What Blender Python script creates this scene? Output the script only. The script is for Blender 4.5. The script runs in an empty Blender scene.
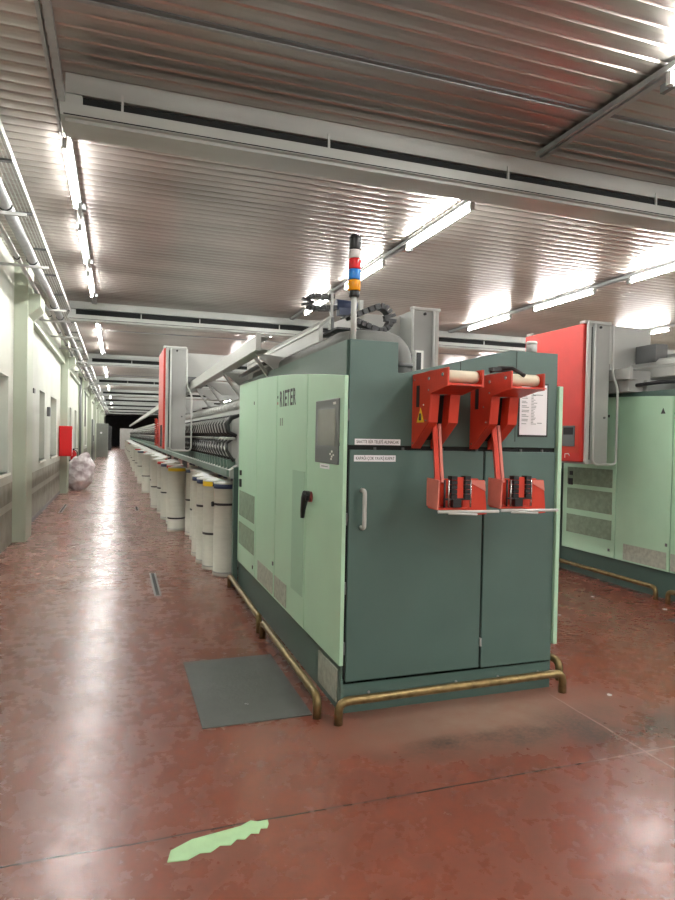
import bpy, bmesh, math, random
from mathutils import Vector, Matrix
random.seed(7)
SC = bpy.context.scene
COL = SC.collection
PI = math.pi

# ------------------------------------------------------------------ materials
def lin(c):
    c = c / 255.0
    return c / 12.92 if c <= 0.04045 else ((c + 0.055) / 1.055) ** 2.4
def rgb(r, g, b): return (lin(r), lin(g), lin(b), 1.0)

def new_mat(name):
    m = bpy.data.materials.new(name); m.use_nodes = True
    nt = m.node_tree
    return m, nt, nt.nodes['Principled BSDF']

def N(nt, kind, **kw):
    n = nt.nodes.new(kind)
    for k, v in kw.items(): setattr(n, k, v)
    return n

def paint(name, col, rough=0.45, metal=0.0, var=0.08, scale=6.0, bump=0.0, bscale=40.0, stretch=(1, 1, 1), spec=0.5):
    """plain coated surface: slight mottling, uneven gloss, optional fine bump"""
    m, nt, b = new_mat(name)
    tc = N(nt, 'ShaderNodeTexCoord'); mp = N(nt, 'ShaderNodeMapping')
    mp.inputs['Scale'].default_value = stretch
    nt.links.new(tc.outputs['Object'], mp.inputs['Vector'])
    no = N(nt, 'ShaderNodeTexNoise'); no.inputs['Scale'].default_value = scale; no.inputs['Detail'].default_value = 5
    nt.links.new(mp.outputs['Vector'], no.inputs['Vector'])
    mr = N(nt, 'ShaderNodeMapRange'); mr.inputs['From Min'].default_value = 0.3; mr.inputs['From Max'].default_value = 0.7
    nt.links.new(no.outputs['Fac'], mr.inputs['Value'])
    mx = N(nt, 'ShaderNodeMix', data_type='RGBA')
    mx.inputs['A'].default_value = tuple(c * (1 - var) for c in col[:3]) + (1,)
    mx.inputs['B'].default_value = tuple(min(1, c * (1 + var)) for c in col[:3]) + (1,)
    nt.links.new(mr.outputs['Result'], mx.inputs['Factor'])
    nt.links.new(mx.outputs['Result'], b.inputs['Base Color'])
    r2 = N(nt, 'ShaderNodeMapRange'); r2.inputs['To Min'].default_value = max(0.03, rough - 0.06); r2.inputs['To Max'].default_value = min(1, rough + 0.06)
    nt.links.new(no.outputs['Fac'], r2.inputs['Value']); nt.links.new(r2.outputs['Result'], b.inputs['Roughness'])
    b.inputs['Metallic'].default_value = metal
    b.inputs['Specular IOR Level'].default_value = spec
    if bump:
        n2 = N(nt, 'ShaderNodeTexNoise'); n2.inputs['Scale'].default_value = bscale; n2.inputs['Detail'].default_value = 3
        nt.links.new(mp.outputs['Vector'], n2.inputs['Vector'])
        bp = N(nt, 'ShaderNodeBump'); bp.inputs['Strength'].default_value = bump; bp.inputs['Distance'].default_value = 0.01
        nt.links.new(n2.outputs['Fac'], bp.inputs['Height']); nt.links.new(bp.outputs['Normal'], b.inputs['Normal'])
    return m

def emit(name, col, s):
    m, nt, b = new_mat(name)
    b.inputs['Base Color'].default_value = col
    b.inputs['Emission Color'].default_value = col; b.inputs['Emission Strength'].default_value = s
    return m

def vent_mat(name, col, hole):
    """perforated sheet: regular small dark holes"""
    m, nt, b = new_mat(name)
    tc = N(nt, 'ShaderNodeTexCoord'); vo = N(nt, 'ShaderNodeTexVoronoi'); vo.inputs['Scale'].default_value = 75; vo.inputs['Randomness'].default_value = 0.0
    nt.links.new(tc.outputs['Object'], vo.inputs['Vector'])
    cr = N(nt, 'ShaderNodeMapRange'); cr.inputs['From Min'].default_value = 0.25; cr.inputs['From Max'].default_value = 0.42
    nt.links.new(vo.outputs['Distance'], cr.inputs['Value'])
    mx = N(nt, 'ShaderNodeMix', data_type='RGBA'); mx.inputs['A'].default_value = hole; mx.inputs['B'].default_value = col
    nt.links.new(cr.outputs['Result'], mx.inputs['Factor'])
    nt.links.new(mx.outputs['Result'], b.inputs['Base Color']); b.inputs['Roughness'].default_value = 0.55
    return m

M = {}
M['green_dark'] = paint('dark_green_paint', rgb(79, 104, 97), 0.42, var=0.06, scale=3, bump=0.05, bscale=120)
M['green_light'] = paint('light_green_paint', rgb(176, 214, 185), 0.4, var=0.035, scale=3, bump=0.04, bscale=120)
M['red'] = paint('red_paint', rgb(196, 58, 36), 0.38, var=0.07, scale=5)
M['red_dark'] = paint('red_paint_robot', rgb(198, 50, 42), 0.35, var=0.05, scale=5)
M['red_worn'] = paint('worn_red_paint', rgb(205, 118, 104), 0.5, var=0.1, scale=9)
M['knob_red'] = paint('dark_red_plastic', rgb(110, 34, 32), 0.4)
M['black'] = paint('black_plastic', rgb(30, 31, 33), 0.4, var=0.15)
M['slot'] = paint('dark_gap', rgb(16, 19, 19), 0.8, var=0.1)
M['rubber'] = paint('black_rubber', rgb(26, 26, 28), 0.65, var=0.2)
M['grey'] = paint('grey_paint', rgb(164, 166, 163), 0.45, var=0.05, scale=4)
M['grey_light'] = paint('pale_grey_paint', rgb(186, 188, 184), 0.4, var=0.05, scale=4)
M['grey_dark'] = paint('dark_grey_paint', rgb(96, 98, 98), 0.45, var=0.06)
M['white_rail'] = paint('off_white_coated_steel', rgb(186, 188, 184), 0.35, var=0.05)
M['steel'] = paint('galvanised_steel', rgb(164, 166, 166), 0.4, metal=0.4, var=0.1, scale=12)
M['chrome'] = paint('bright_steel', rgb(205, 205, 205), 0.22, metal=0.95, var=0.05)
M['brass'] = paint('worn_brass_pipe', rgb(134, 116, 78), 0.36, metal=0.75, var=0.35, scale=18, bump=0.1)
M['roller'] = paint('cream_roller', rgb(216, 206, 182), 0.55, var=0.08, scale=14)
M['paper'] = paint('white_paper', rgb(236, 236, 238), 0.6, var=0.01)
M['ink'] = paint('dark_ink', rgb(58, 62, 60), 0.6, var=0.05)
M['ink_pale'] = paint('faded_ink', rgb(140, 148, 148), 0.6, var=0.05)
M['ink_worn'] = paint('worn_letter', rgb(128, 150, 128), 0.6, var=0.1)
M['ink_red'] = paint('red_ink', rgb(205, 120, 120), 0.6, var=0.05)
M['ink_white'] = paint('white_marking', rgb(232, 232, 226), 0.5, var=0.03)
M['yellow'] = paint('yellow_plastic', rgb(226, 190, 40), 0.4, var=0.04)
M['navy'] = paint('navy_band', rgb(46, 58, 88), 0.45, var=0.08)
M['can'] = paint('cream_can_plastic', rgb(200, 201, 190), 0.42, var=0.05, scale=5, stretch=(1, 1, 6))
M['red_band'] = paint('red_band', rgb(186, 60, 52), 0.45)
M['sliver'] = paint('white_cotton_sliver', rgb(232, 234, 232), 0.9, var=0.04, scale=20, bump=0.6, bscale=60)
M['screen'] = paint('screen_glass', rgb(140, 144, 136), 0.16, var=0.06, scale=8)
M['panel_grey'] = paint('control_panel_grey', rgb(92, 98, 98), 0.4, var=0.04)
M['vent_green'] = vent_mat('perforated_green', rgb(160, 197, 171), rgb(112, 134, 118))
M['vent_grey'] = vent_mat('dusty_filter', rgb(158, 160, 148), rgb(96, 100, 92))
M['filter'] = paint('dusty_filter_mesh', rgb(168, 172, 158), 0.8, var=0.2, scale=24)
M['vent_dust'] = paint('dusty_vent_mesh', rgb(126, 146, 124), 0.75, var=0.18, scale=22)
M['fire_red'] = paint('fire_red', rgb(208, 24, 28), 0.35, var=0.03)
M['concrete_plate'] = paint('dark_floor_plate', rgb(86, 88, 84), 0.55, var=0.16, scale=9, bump=0.15)
M['duct'] = paint('grey_flexible_duct', rgb(114, 116, 113), 0.6, var=0.12, scale=10, bump=0.15, bscale=30)
M['glass_dark'] = paint('dusty_window_glass', rgb(204, 210, 204), 0.3, var=0.12, scale=3, stretch=(1, 8, 0.6))
M['frame_white'] = paint('white_window_frame', rgb(226, 228, 218), 0.5, var=0.04)
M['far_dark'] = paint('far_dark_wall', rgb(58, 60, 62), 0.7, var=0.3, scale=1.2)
M['cabinet'] = paint('grey_cabinet_paint', rgb(128, 132, 126), 0.45, var=0.06)
M['beam'] = paint('beam_sheet', rgb(178, 182, 178), 0.42, metal=0.15, var=0.07, scale=3, stretch=(0.4, 2, 2))
M['hose'] = paint('dark_curved_hose', rgb(34, 35, 36), 0.35, var=0.15)
M['unit_green'] = paint('greyish_green_unit', rgb(98, 122, 112), 0.4, var=0.1)
M['tube'] = emit('lit_fluorescent_tube', (1.0, 0.985, 0.95, 1), 62.0)
def lens(name, c):
    m, nt, b = new_mat(name); b.inputs['Base Color'].default_value = c; b.inputs['Roughness'].default_value = 0.2
    b.inputs['Transmission Weight'].default_value = 0.15; return m
M['lens_white'] = lens('clear_lens', rgb(222, 222, 220)); M['lens_red'] = lens('red_lens', rgb(214, 34, 40))
M['lens_blue'] = lens('blue_lens', rgb(28, 118, 200)); M['lens_amber'] = lens('amber_lens', rgb(240, 160, 24))

# plastic sack: crumpled translucent film over contents
def sack_mat():
    m, nt, b = new_mat('crumpled_plastic_film')
    tc = N(nt, 'ShaderNodeTexCoord'); vo = N(nt, 'ShaderNodeTexNoise'); vo.inputs['Scale'].default_value = 5; vo.inputs['Detail'].default_value = 4
    nt.links.new(tc.outputs['Object'], vo.inputs['Vector'])
    cr = N(nt, 'ShaderNodeValToRGB'); cr.color_ramp.elements[0].position = 0.38; cr.color_ramp.elements[0].color = rgb(200, 186, 190)
    cr.color_ramp.elements[1].position = 0.6; cr.color_ramp.elements[1].color = rgb(246, 242, 244)
    nt.links.new(vo.outputs['Fac'], cr.inputs['Fac']); nt.links.new(cr.outputs['Color'], b.inputs['Base Color'])
    b.inputs['Roughness'].default_value = 0.25
    v2 = N(nt, 'ShaderNodeTexVoronoi'); v2.inputs['Scale'].default_value = 3.2
    mp = N(nt, 'ShaderNodeMapping'); mp.inputs['Rotation'].default_value = (0.5, 0.9, 0.4); mp.inputs['Scale'].default_value = (1, 1, 1.7)
    nt.links.new(tc.outputs['Object'], mp.inputs['Vector']); nt.links.new(mp.outputs['Vector'], v2.inputs['Vector'])
    bp = N(nt, 'ShaderNodeBump'); bp.inputs['Strength'].default_value = 0.7; bp.inputs['Distance'].default_value = 0.08
    nt.links.new(v2.outputs['Distance'], bp.inputs['Height']); nt.links.new(bp.outputs['Normal'], b.inputs['Normal'])
    return m
M['sack'] = sack_mat()

def floor_mat():
    m, nt, b = new_mat('red_painted_concrete')
    L = nt.links.new
    tc = N(nt, 'ShaderNodeTexCoord'); sp = N(nt, 'ShaderNodeSeparateXYZ'); L(tc.outputs['Object'], sp.inputs[0])
    def noise(s, d=6, r=0.55, vec=None):
        n = N(nt, 'ShaderNodeTexNoise'); n.inputs['Scale'].default_value = s; n.inputs['Detail'].default_value = d; n.inputs['Roughness'].default_value = r
        L(vec or tc.outputs['Object'], n.inputs['Vector']); return n.outputs['Fac']
    def rng(v, a, c, lo=0.0, hi=1.0):
        n = N(nt, 'ShaderNodeMapRange'); n.inputs['From Min'].default_value = a; n.inputs['From Max'].default_value = c
        n.inputs['To Min'].default_value = lo; n.inputs['To Max'].default_value = hi; L(v, n.inputs['Value']); return n.outputs['Result']
    def math_(op, a, c):
        n = N(nt, 'ShaderNodeMath', operation=op); n.use_clamp = False
        for i, v in enumerate((a, c)):
            if isinstance(v, (int, float)): n.inputs[i].default_value = v
            else: L(v, n.inputs[i])
        return n.outputs[0]
    def mix(f, a, c):
        n = N(nt, 'ShaderNodeMix', data_type='RGBA')
        if isinstance(f, (int, float)): n.inputs['Factor'].default_value = f
        else: L(f, n.inputs['Factor'])
        for k, v in (('A', a), ('B', c)):
            if isinstance(v, tuple): n.inputs[k].default_value = v
            else: L(v, n.inputs[k])
        return n.outputs['Result']
    def blob(x, y, rx, ry):
        mp = N(nt, 'ShaderNodeMapping'); mp.vector_type = 'POINT'
        mp.inputs['Location'].default_value = (-x / rx, -y / ry, 0); mp.inputs['Scale'].default_value = (1 / rx, 1 / ry, 1)
        L(tc.outputs['Object'], mp.inputs['Vector'])
        g = N(nt, 'ShaderNodeTexGradient', gradient_type='SPHERICAL'); L(mp.outputs['Vector'], g.inputs['Vector']); return g.outputs['Fac']
    big = noise(0.55, 6); mid = noise(2.3, 8, 0.62); fine = noise(9, 5, 0.6); grit = noise(45, 4)
    c = mix(rng(big, 0.35, 0.65), rgb(132, 62, 42), rgb(148, 73, 50))
    c = mix(rng(mid, 0.4, 0.7, 0, 0.6), c, rgb(118, 66, 50))
    c = mix(math_('ADD', rng(fine, 0.25, 0.85, 0, 0.55), rng(grit, 0.4, 0.8, 0, 0.3)), c, rgb(92, 58, 46))
    # aisle: mottled blend from red to pinkish grey, stronger further down the hall
    greyed = math_('MULTIPLY', rng(sp.outputs['Y'], 3.2, 10.0, 0.12, 0.85), rng(mid, 0.25, 0.62, 0.45, 1.0))
    aisle = math_('MULTIPLY', greyed, rng(sp.outputs['X'], 1.9, 3.4, 1.0, 0.35))
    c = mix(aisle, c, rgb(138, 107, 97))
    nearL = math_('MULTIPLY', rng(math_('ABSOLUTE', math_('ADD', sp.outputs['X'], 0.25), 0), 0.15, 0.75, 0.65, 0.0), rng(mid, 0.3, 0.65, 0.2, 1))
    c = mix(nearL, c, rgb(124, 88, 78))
    # pale dust swept in front of the machine and black grime beyond it
    dust = math_('MULTIPLY', rng(blob(2.05, 3.2, 1.15, 0.5), 0.0, 0.8), rng(fine, 0.25, 0.75, 0.3, 1))
    c = mix(math_('MULTIPLY', dust, 0.85), c, rgb(166, 146, 130))
    g1 = math_('MULTIPLY', rng(blob(2.72, 2.86, 0.7, 0.4), 0.0, 0.7), rng(mid, 0.33, 0.58))
    g2 = math_('MULTIPLY', rng(blob(1.9, 2.93, 0.75, 0.16), 0.05, 0.5), rng(mid, 0.34, 0.58))
    c = mix(math_('MULTIPLY', math_('MAXIMUM', g1, g2), rng(grit, 0.35, 0.6, 0.55, 1.0)), c, rgb(50, 42, 38))
    stain = rng(noise(1.6, 3, 0.4), 0.70, 0.78, 0, 0.3)
    c = mix(stain, c, rgb(70, 50, 44))
    # expansion joints: thin saw cuts filled with dirt, worn pale in stretches
    wob = math_('MULTIPLY', math_('SUBTRACT', noise(3, 3), 0.5), 0.02)
    def joint(axis, at, w):
        d = math_('ABSOLUTE', math_('SUBTRACT', math_('ADD', sp.outputs[axis], wob), at), 0)
        return rng(d, w * 0.5, w, 1, 0)
    j = math_('MAXIMUM', joint('Y', 2.59, 0.007), math_('MULTIPLY', joint('X', 2.62, 0.008), rng(sp.outputs['Y'], 3.3, 3.4, 1, 0)))
    j = math_('MAXIMUM', j, joint('Y', -4.9, 0.007)); j = math_('MAXIMUM', j, joint('Y', 10.1, 0.007)); j = math_('MAXIMUM', j, joint('Y', 17.6, 0.01))
    c = mix(j, c, mix(rng(sp.outputs['X'], 2.2, 2.35), rgb(66, 46, 40), rgb(170, 140, 128)))
    L(c, b.inputs['Base Color'])
    r = math_('ADD', rng(mid, 0.3, 0.7, 0.17, 0.25), rng(fine, 0.2, 0.9, 0.0, 0.14))
    r = math_('ADD', r, math_('MULTIPLY', dust, 0.3))
    L(r, b.inputs['Roughness']); b.inputs['Specular IOR Level'].default_value = 0.62
    bp = N(nt, 'ShaderNodeBump'); bp.inputs['Strength'].default_value = 0.3; bp.inputs['Distance'].default_value = 0.008
    h = math_('ADD', math_('MULTIPLY', mid, 1.0), math_('ADD', math_('MULTIPLY', fine, 0.55), math_('MULTIPLY', noise(26, 4), 0.12))); h = math_('SUBTRACT', h, math_('MULTIPLY', j, 0.3))
    L(h, bp.inputs['Height']); L(bp.outputs['Normal'], b.inputs['Normal'])
    return m
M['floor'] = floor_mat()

def wall_mat():
    m, nt, b = new_mat('painted_wall_with_dado'); L = nt.links.new
    tc = N(nt, 'ShaderNodeTexCoord'); sp = N(nt, 'ShaderNodeSeparateXYZ'); L(tc.outputs['Object'], sp.inputs[0])
    no = N(nt, 'ShaderNodeTexNoise'); no.inputs['Scale'].default_value = 1.4; no.inputs['Detail'].default_value = 7
    L(tc.outputs['Object'], no.inputs['Vector'])
    cr = N(nt, 'ShaderNodeValToRGB'); e = cr.color_ramp.elements
    e[0].position = 0.3; e[0].color = rgb(172, 176, 165); e[1].position = 0.68; e[1].color = rgb(188, 191, 181)
    L(no.outputs['Fac'], cr.inputs['Fac'])
    # dado bands painted on the lower metre
    dz = N(nt, 'ShaderNodeValToRGB'); dz.color_ramp.interpolation = 'CONSTANT'
    mr = N(nt, 'ShaderNodeMapRange'); mr.inputs['From Min'].default_value = 0; mr.inputs['From Max'].default_value = 2.0
    L(sp.outputs['Z'], mr.inputs['Value']); L(mr.outputs['Result'], dz.inputs['Fac'])
    el = dz.color_ramp.elements; el[0].position = 0; el[0].color = (1, 1, 1, 1); el[1].position = 0.25; el[1].color = (0.25, 0.25, 0.25, 1)
    a = el.new(0.30); a.color = (1, 1, 1, 1); a = el.new(0.44); a.color = (0, 0, 0, 1)
    mx = N(nt, 'ShaderNodeMix', data_type='RGBA'); L(dz.outputs['Color'], mx.inputs['Factor']); L(cr.outputs['Color'], mx.inputs['A'])
    n2 = N(nt, 'ShaderNodeTexNoise'); n2.inputs['Scale'].default_value = 4; n2.inputs['Detail'].default_value = 8; L(tc.outputs['Object'], n2.inputs['Vector'])
    c2 = N(nt, 'ShaderNodeValToRGB'); e = c2.color_ramp.elements; e[0].position = 0.3; e[0].color = rgb(120, 117, 104); e[1].position = 0.7; e[1].color = rgb(152, 151, 138)
    L(n2.outputs['Fac'], c2.inputs['Fac']); L(c2.outputs['Color'], mx.inputs['B'])
    L(mx.outputs['Result'], b.inputs['Base Color']); b.inputs['Roughness'].default_value = 0.55
    return m
M['wall'] = wall_mat()
M['wall_plain'] = paint('cream_plaster', rgb(190, 194, 178), 0.55, var=0.05, scale=2)
M['pilaster'] = paint('pale_green_plaster', rgb(168, 176, 158), 0.5, var=0.05, scale=2, stretch=(1, 1, 0.3))

def ceil_mat():
    m, nt, b = new_mat('aged_metal_ceiling_strips'); L = nt.links.new
    tc = N(nt, 'ShaderNodeTexCoord'); mp = N(nt, 'ShaderNodeMapping'); mp.inputs['Scale'].default_value = (0.25, 1.0, 1)
    L(tc.outputs['Object'], mp.inputs['Vector'])
    no = N(nt, 'ShaderNodeTexNoise'); no.inputs['Scale'].default_value = 1.1; no.inputs['Detail'].default_value = 8; no.inputs['Roughness'].default_value = 0.6
    L(mp.outputs['Vector'], no.inputs['Vector'])
    cr = N(nt, 'ShaderNodeValToRGB'); e = cr.color_ramp.elements
    e[0].position = 0.3; e[0].color = rgb(150, 144, 137); e[1].position = 0.7; e[1].color = rgb(190, 184, 177)
    L(no.outputs['Fac'], cr.inputs['Fac']); L(cr.outputs['Color'], b.inputs['Base Color'])
    b.inputs['Metallic'].default_value = 0.88
    mr = N(nt, 'ShaderNodeMapRange'); mr.inputs['To Min'].default_value = 0.26; mr.inputs['To Max'].default_value = 0.42
    L(no.outputs['Fac'], mr.inputs['Value']); L(mr.outputs['Result'], b.inputs['Roughness'])
    return m
M['ceil'] = ceil_mat()

# ------------------------------------------------------------------ mesh helpers
class MB:
    """collects shapes (world coordinates) and links them as ONE mesh object"""
    def __init__(s): s.bm = bmesh.new(); s.mi = 0
    def face(s, vs, smooth=False):
        try: f = s.bm.faces.new(vs)
        except ValueError: return None
        f.material_index = s.mi; f.smooth = smooth; return f
    def box(s, x0, x1, y0, y1, z0, z1):
        v = [s.bm.verts.new(p) for p in ((x0, y0, z0), (x1, y0, z0), (x1, y1, z0), (x0, y1, z0), (x0, y0, z1), (x1, y0, z1), (x1, y1, z1), (x0, y1, z1))]
        for f in ((0, 3, 2, 1), (4, 5, 6, 7), (0, 1, 5, 4), (1, 2, 6, 5), (2, 3, 7, 6), (3, 0, 4, 7)): s.face([v[i] for i in f])
        return s
    def prism(s, pts, axis, a, b):
        """polygon in the two other axes, extruded along `axis` from a to b"""
        def P(p, t):
            if axis == 0: return (t, p[0], p[1])
            if axis == 1: return (p[0], t, p[1])
            return (p[0], p[1], t)
        A = [s.bm.verts.new(P(p, a)) for p in pts]; B = [s.bm.verts.new(P(p, b)) for p in pts]
        n = len(pts); s.face(A); s.face(B[::-1])
        for i in range(n): s.face([A[i], B[i], B[(i + 1) % n], A[(i + 1) % n]])
        return s
    def tube(s, path, r, seg=12, closed=False):
        pts = [Vector(p) for p in path]; n = len(pts); rings = []
        rs = r if isinstance(r, (list, tuple)) else [r] * n
        up = None
        for i, p in enumerate(pts):
            if closed: t = pts[(i + 1) % n] - pts[i - 1]
            else: t = pts[min(i + 1, n - 1)] - pts[max(i - 1, 0)]
            t.normalize()
            if up is None:
                up = Vector((0, 0, 1)) if abs(t.z) < 0.9 else Vector((1, 0, 0))
            a = t.cross(up).normalized(); bb = a.cross(t).normalized(); up = bb
            rings.append([s.bm.verts.new(p + (a * math.cos(2 * PI * k / seg) + bb * math.sin(2 * PI * k / seg)) * rs[i]) for k in range(seg)])
        m = n if closed else n - 1
        for i in range(m):
            A, B = rings[i], rings[(i + 1) % n]
            for k in range(seg): s.face([A[k], A[(k + 1) % seg], B[(k + 1) % seg], B[k]], True)
        if not closed: s.face(rings[0][::-1]); s.face(rings[-1])
        return s
    def lathe(s, c, prof, seg=20, axis=2):
        """profile [(r, h)] turned about an axis through c"""
        c = Vector(c); rings = []
        for r, h in prof:
            ring = []
            for k in range(seg):
                a = 2 * PI * k / seg; u, v = r * math.cos(a), r * math.sin(a)
                ring.append(s.bm.verts.new(c + (Vector((u, v, h)) if axis == 2 else Vector((u, h, v)) if axis == 1 else Vector((h, u, v)))))
            rings.append(ring)
        for A, B in zip(rings, rings[1:]):
            for k in range(seg): s.face([A[k], A[(k + 1) % seg], B[(k + 1) % seg], B[k]], True)
        s.face(rings[0][::-1]); s.face(rings[-1]); return s
    def quad(s, *ps): s.face([s.bm.verts.new(p) for p in ps]); return s
    def bar(s, p, q, w, h):
        """square bar between two points, w across and h up"""
        p, q = Vector(p), Vector(q); t = (q - p).normalized()
        up = Vector((0, 0, 1)) if abs(t.z) < 0.95 else Vector((0, 1, 0))
        a = t.cross(up).normalized() * w / 2; bb = a.cross(t).normalized() * h / 2
        A = [s.bm.verts.new(p + x) for x in (a + bb, -a + bb, -a - bb, a - bb)]; B = [s.bm.verts.new(q + x) for x in (a + bb, -a + bb, -a - bb, a - bb)]
        s.face(A); s.face(B[::-1])
        for i in range(4): s.face([A[i], B[i], B[(i + 1) % 4], A[(i + 1) % 4]])
        return s
    def build(s, name, mats, parent=None, at=None, bevel=0.0, solid=True):
        if solid: bmesh.ops.recalc_face_normals(s.bm, faces=s.bm.faces[:])
        off = Vector(at) if at is not None else (Vector(parent['_o']) if parent is not None and '_o' in parent else Vector((0, 0, 0)))
        for v in s.bm.verts: v.co -= off
        me = bpy.data.meshes.new(name); s.bm.to_mesh(me); s.bm.free()
        if not isinstance(mats, (list, tuple)): mats = [mats]
        for m in mats: me.materials.append(m)
        o = bpy.data.objects.new(name, me); COL.objects.link(o)
        if parent is not None: o.parent = parent
        else: o.location = off
        if parent is not None: o['_o'] = tuple(off)
        if bevel:
            md = o.modifiers.new('edge', 'BEVEL'); md.width = bevel; md.segments = 2; md.limit_method = 'ANGLE'; md.angle_limit = 0.7
        return o

def bx(name, mat, parent, x0, x1, y0, y1, z0, z1, bevel=0.0): return MB().box(x0, x1, y0, y1, z0, z1).build(name, mat, parent, bevel=bevel)

def tag(o, label=None, cat=None, group=None, kind=None):
    if label: o['label'] = label
    if cat: o['category'] = cat
    if group: o['group'] = group
    if kind: o['kind'] = kind
    return o
def thing(name, loc, label, cat, group=None):
    o = bpy.data.objects.new(name, None); COL.objects.link(o); o.location = loc; o['_o'] = tuple(loc); o.empty_display_size = 0.1
    return tag(o, label, cat, group)
def struct(o): o['kind'] = 'structure'; return o
def copy_tree(o, parent=None):
    c = o.copy(); COL.objects.link(c); c.parent = parent
    for ch in list(o.children): copy_tree(ch, c)
    return c

def text(name, body, size, mat, parent, origin, xdir, ydir, width=None, align='LEFT', bold=0.0):
    cu = bpy.data.curves.new(name, 'FONT'); cu.body = body; cu.size = size; cu.align_x = align; cu.align_y = 'CENTER'; cu.extrude = 0.0006; cu.offset = bold * size
    t = bpy.data.objects.new(name, cu); COL.objects.link(t)
    bpy.context.view_layer.update()
    me = bpy.data.meshes.new_from_object(t.evaluated_get(bpy.context.evaluated_depsgraph_get()))
    COL.objects.unlink(t); bpy.data.objects.remove(t)
    x, y = Vector(xdir), Vector(ydir); z = x.cross(y)
    sx = 1.0
    if width:
        xs = [v.co.x for v in me.vertices]; sx = width / (max(xs) - min(xs))
    off = Vector(parent['_o'])
    for v in me.vertices:
        c = v.co.copy(); v.co = Vector(origin) + x * c.x * sx + y * c.y + z * c.z - off
    xs0 = 0; me.materials.clear(); me.materials.append(mat); me.name = name
    o = bpy.data.objects.new(name, me); COL.objects.link(o); o.parent = parent; o['_o'] = tuple(off)
    return o

def arc(c, r, a0, a1, n, plane):
    out = []
    for i in range(n + 1):
        a = a0 + (a1 - a0) * i / n; u, v = r * math.cos(a), r * math.sin(a)
        out.append({'xz': (c[0] + u, c[1], c[2] + v), 'yz': (c[0], c[1] + u, c[2] + v), 'xy': (c[0] + u, c[1] + v, c[2])}[plane])
    return out
def rounded(pts, r, n=5):
    """polyline with its corners rounded"""
    P = [Vector(p) for p in pts]; out = [P[0]]
    for a, b, c in zip(P, P[1:], P[2:]):
        u = (a - b).normalized(); v = (c - b).normalized(); rr = min(r, (a - b).length * 0.49, (c - b).length * 0.49)
        p, q = b + u * rr, b + v * rr
        for i in range(n + 1):
            t = i / n; out.append(p.lerp(b, t).lerp(b.lerp(q, t), t))
    out.append(P[-1]); return out

# ------------------------------------------------------------------ the hall
CZ = 4.05; WX = -1.42; XR = 17.0; Y0, Y1 = -14.0, 90.0
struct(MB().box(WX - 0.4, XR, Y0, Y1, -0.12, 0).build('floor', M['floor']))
# ceiling of narrow metal strips, each slightly bowed, with a groove between
mb = MB(); p = 0.137; y = Y0; prev = None
prof = [(0.0, 0.016), (0.012, 0.0), (0.045, -0.004), (0.092, -0.004), (0.125, 0.0)]
rows = []
while y < Y1:
    for dy, dz in prof: rows.append((y + dy, CZ + dz))
    y += p
V = [(mb.bm.verts.new((WX - 0.4, a, b)), mb.bm.verts.new((XR, a, b))) for a, b in rows]
for A, B in zip(V, V[1:]): mb.face([A[0], B[0], B[1], A[1]])
ceiling = struct(mb.build('ceiling', M['ceil'], solid=False)); ceiling['_o'] = (0, 0, 0)
for yy in (3.9, 20.0 - 3.9, 28.2):
    MB().box(-0.3, XR, yy - 0.018, yy + 0.018, CZ - 0.012, CZ + 0.01).build('joint_strip', M['grey_dark'], ceiling)
    MB().box(-0.3, XR, yy + 0.02, yy + 0.045, CZ - 0.02, CZ + 0.01).build('joint_strip', M['steel'], ceiling)
MB().box(WX - 0.4, XR, Y0, Y1, CZ + 0.03, CZ + 0.1).build('roof_slab', M['slot'], ceiling)
struct(bx('wall_right', M['wall_plain'], None, XR, XR + 0.2, Y0, Y1, 0, CZ + 0.02))
struct(bx('wall_front', M['wall_plain'], None, WX - 0.4, XR, Y0 - 0.2, Y0, 0, CZ + 0.02))
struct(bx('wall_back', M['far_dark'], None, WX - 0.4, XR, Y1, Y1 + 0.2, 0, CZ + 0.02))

# left wall with real window recesses
WIN = [(8.2, 9.82, 1.04, 2.36), (13.55, 14.5, 1.05, 2.42), (15.75, 17.2, 1.05, 2.42), (21.5, 22.6, 1.05, 2.42), (24.3, 25.4, 1.05, 2.42), (32.0, 33.2, 1.05, 2.42)]
mb = MB(); yc = Y0
def wq(y0, y1, z0, z1): mb.quad((WX, y0, z0), (WX, y0, z1), (WX, y1, z1), (WX, y1, z0))
for (a, b, c, d) in WIN:
    wq(yc, a, 0, CZ + 0.02); wq(a, b, 0, c); wq(a, b, d, CZ + 0.02); yc = b
    e = WX - 0.26
    mb.quad((WX, a, c), (e, a, c), (e, b, c), (WX, b, c)); mb.quad((WX, a, d), (WX, b, d), (e, b, d), (e, a, d))
    mb.quad((WX, a, c), (WX, a, d), (e, a, d), (e, a, c)); mb.quad((WX, b, c), (e, b, c), (e, b, d), (WX, b, d))
    mb.quad((e - .01, a, c), (e - .01, a, d), (e - .01, b, d), (e - .01, b, c))
wq(yc, Y1, 0, CZ + 0.02)
wall = struct(mb.build('wall_left', M['wall'], solid=False)); wall['_o'] = (0, 0, 0)
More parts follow.
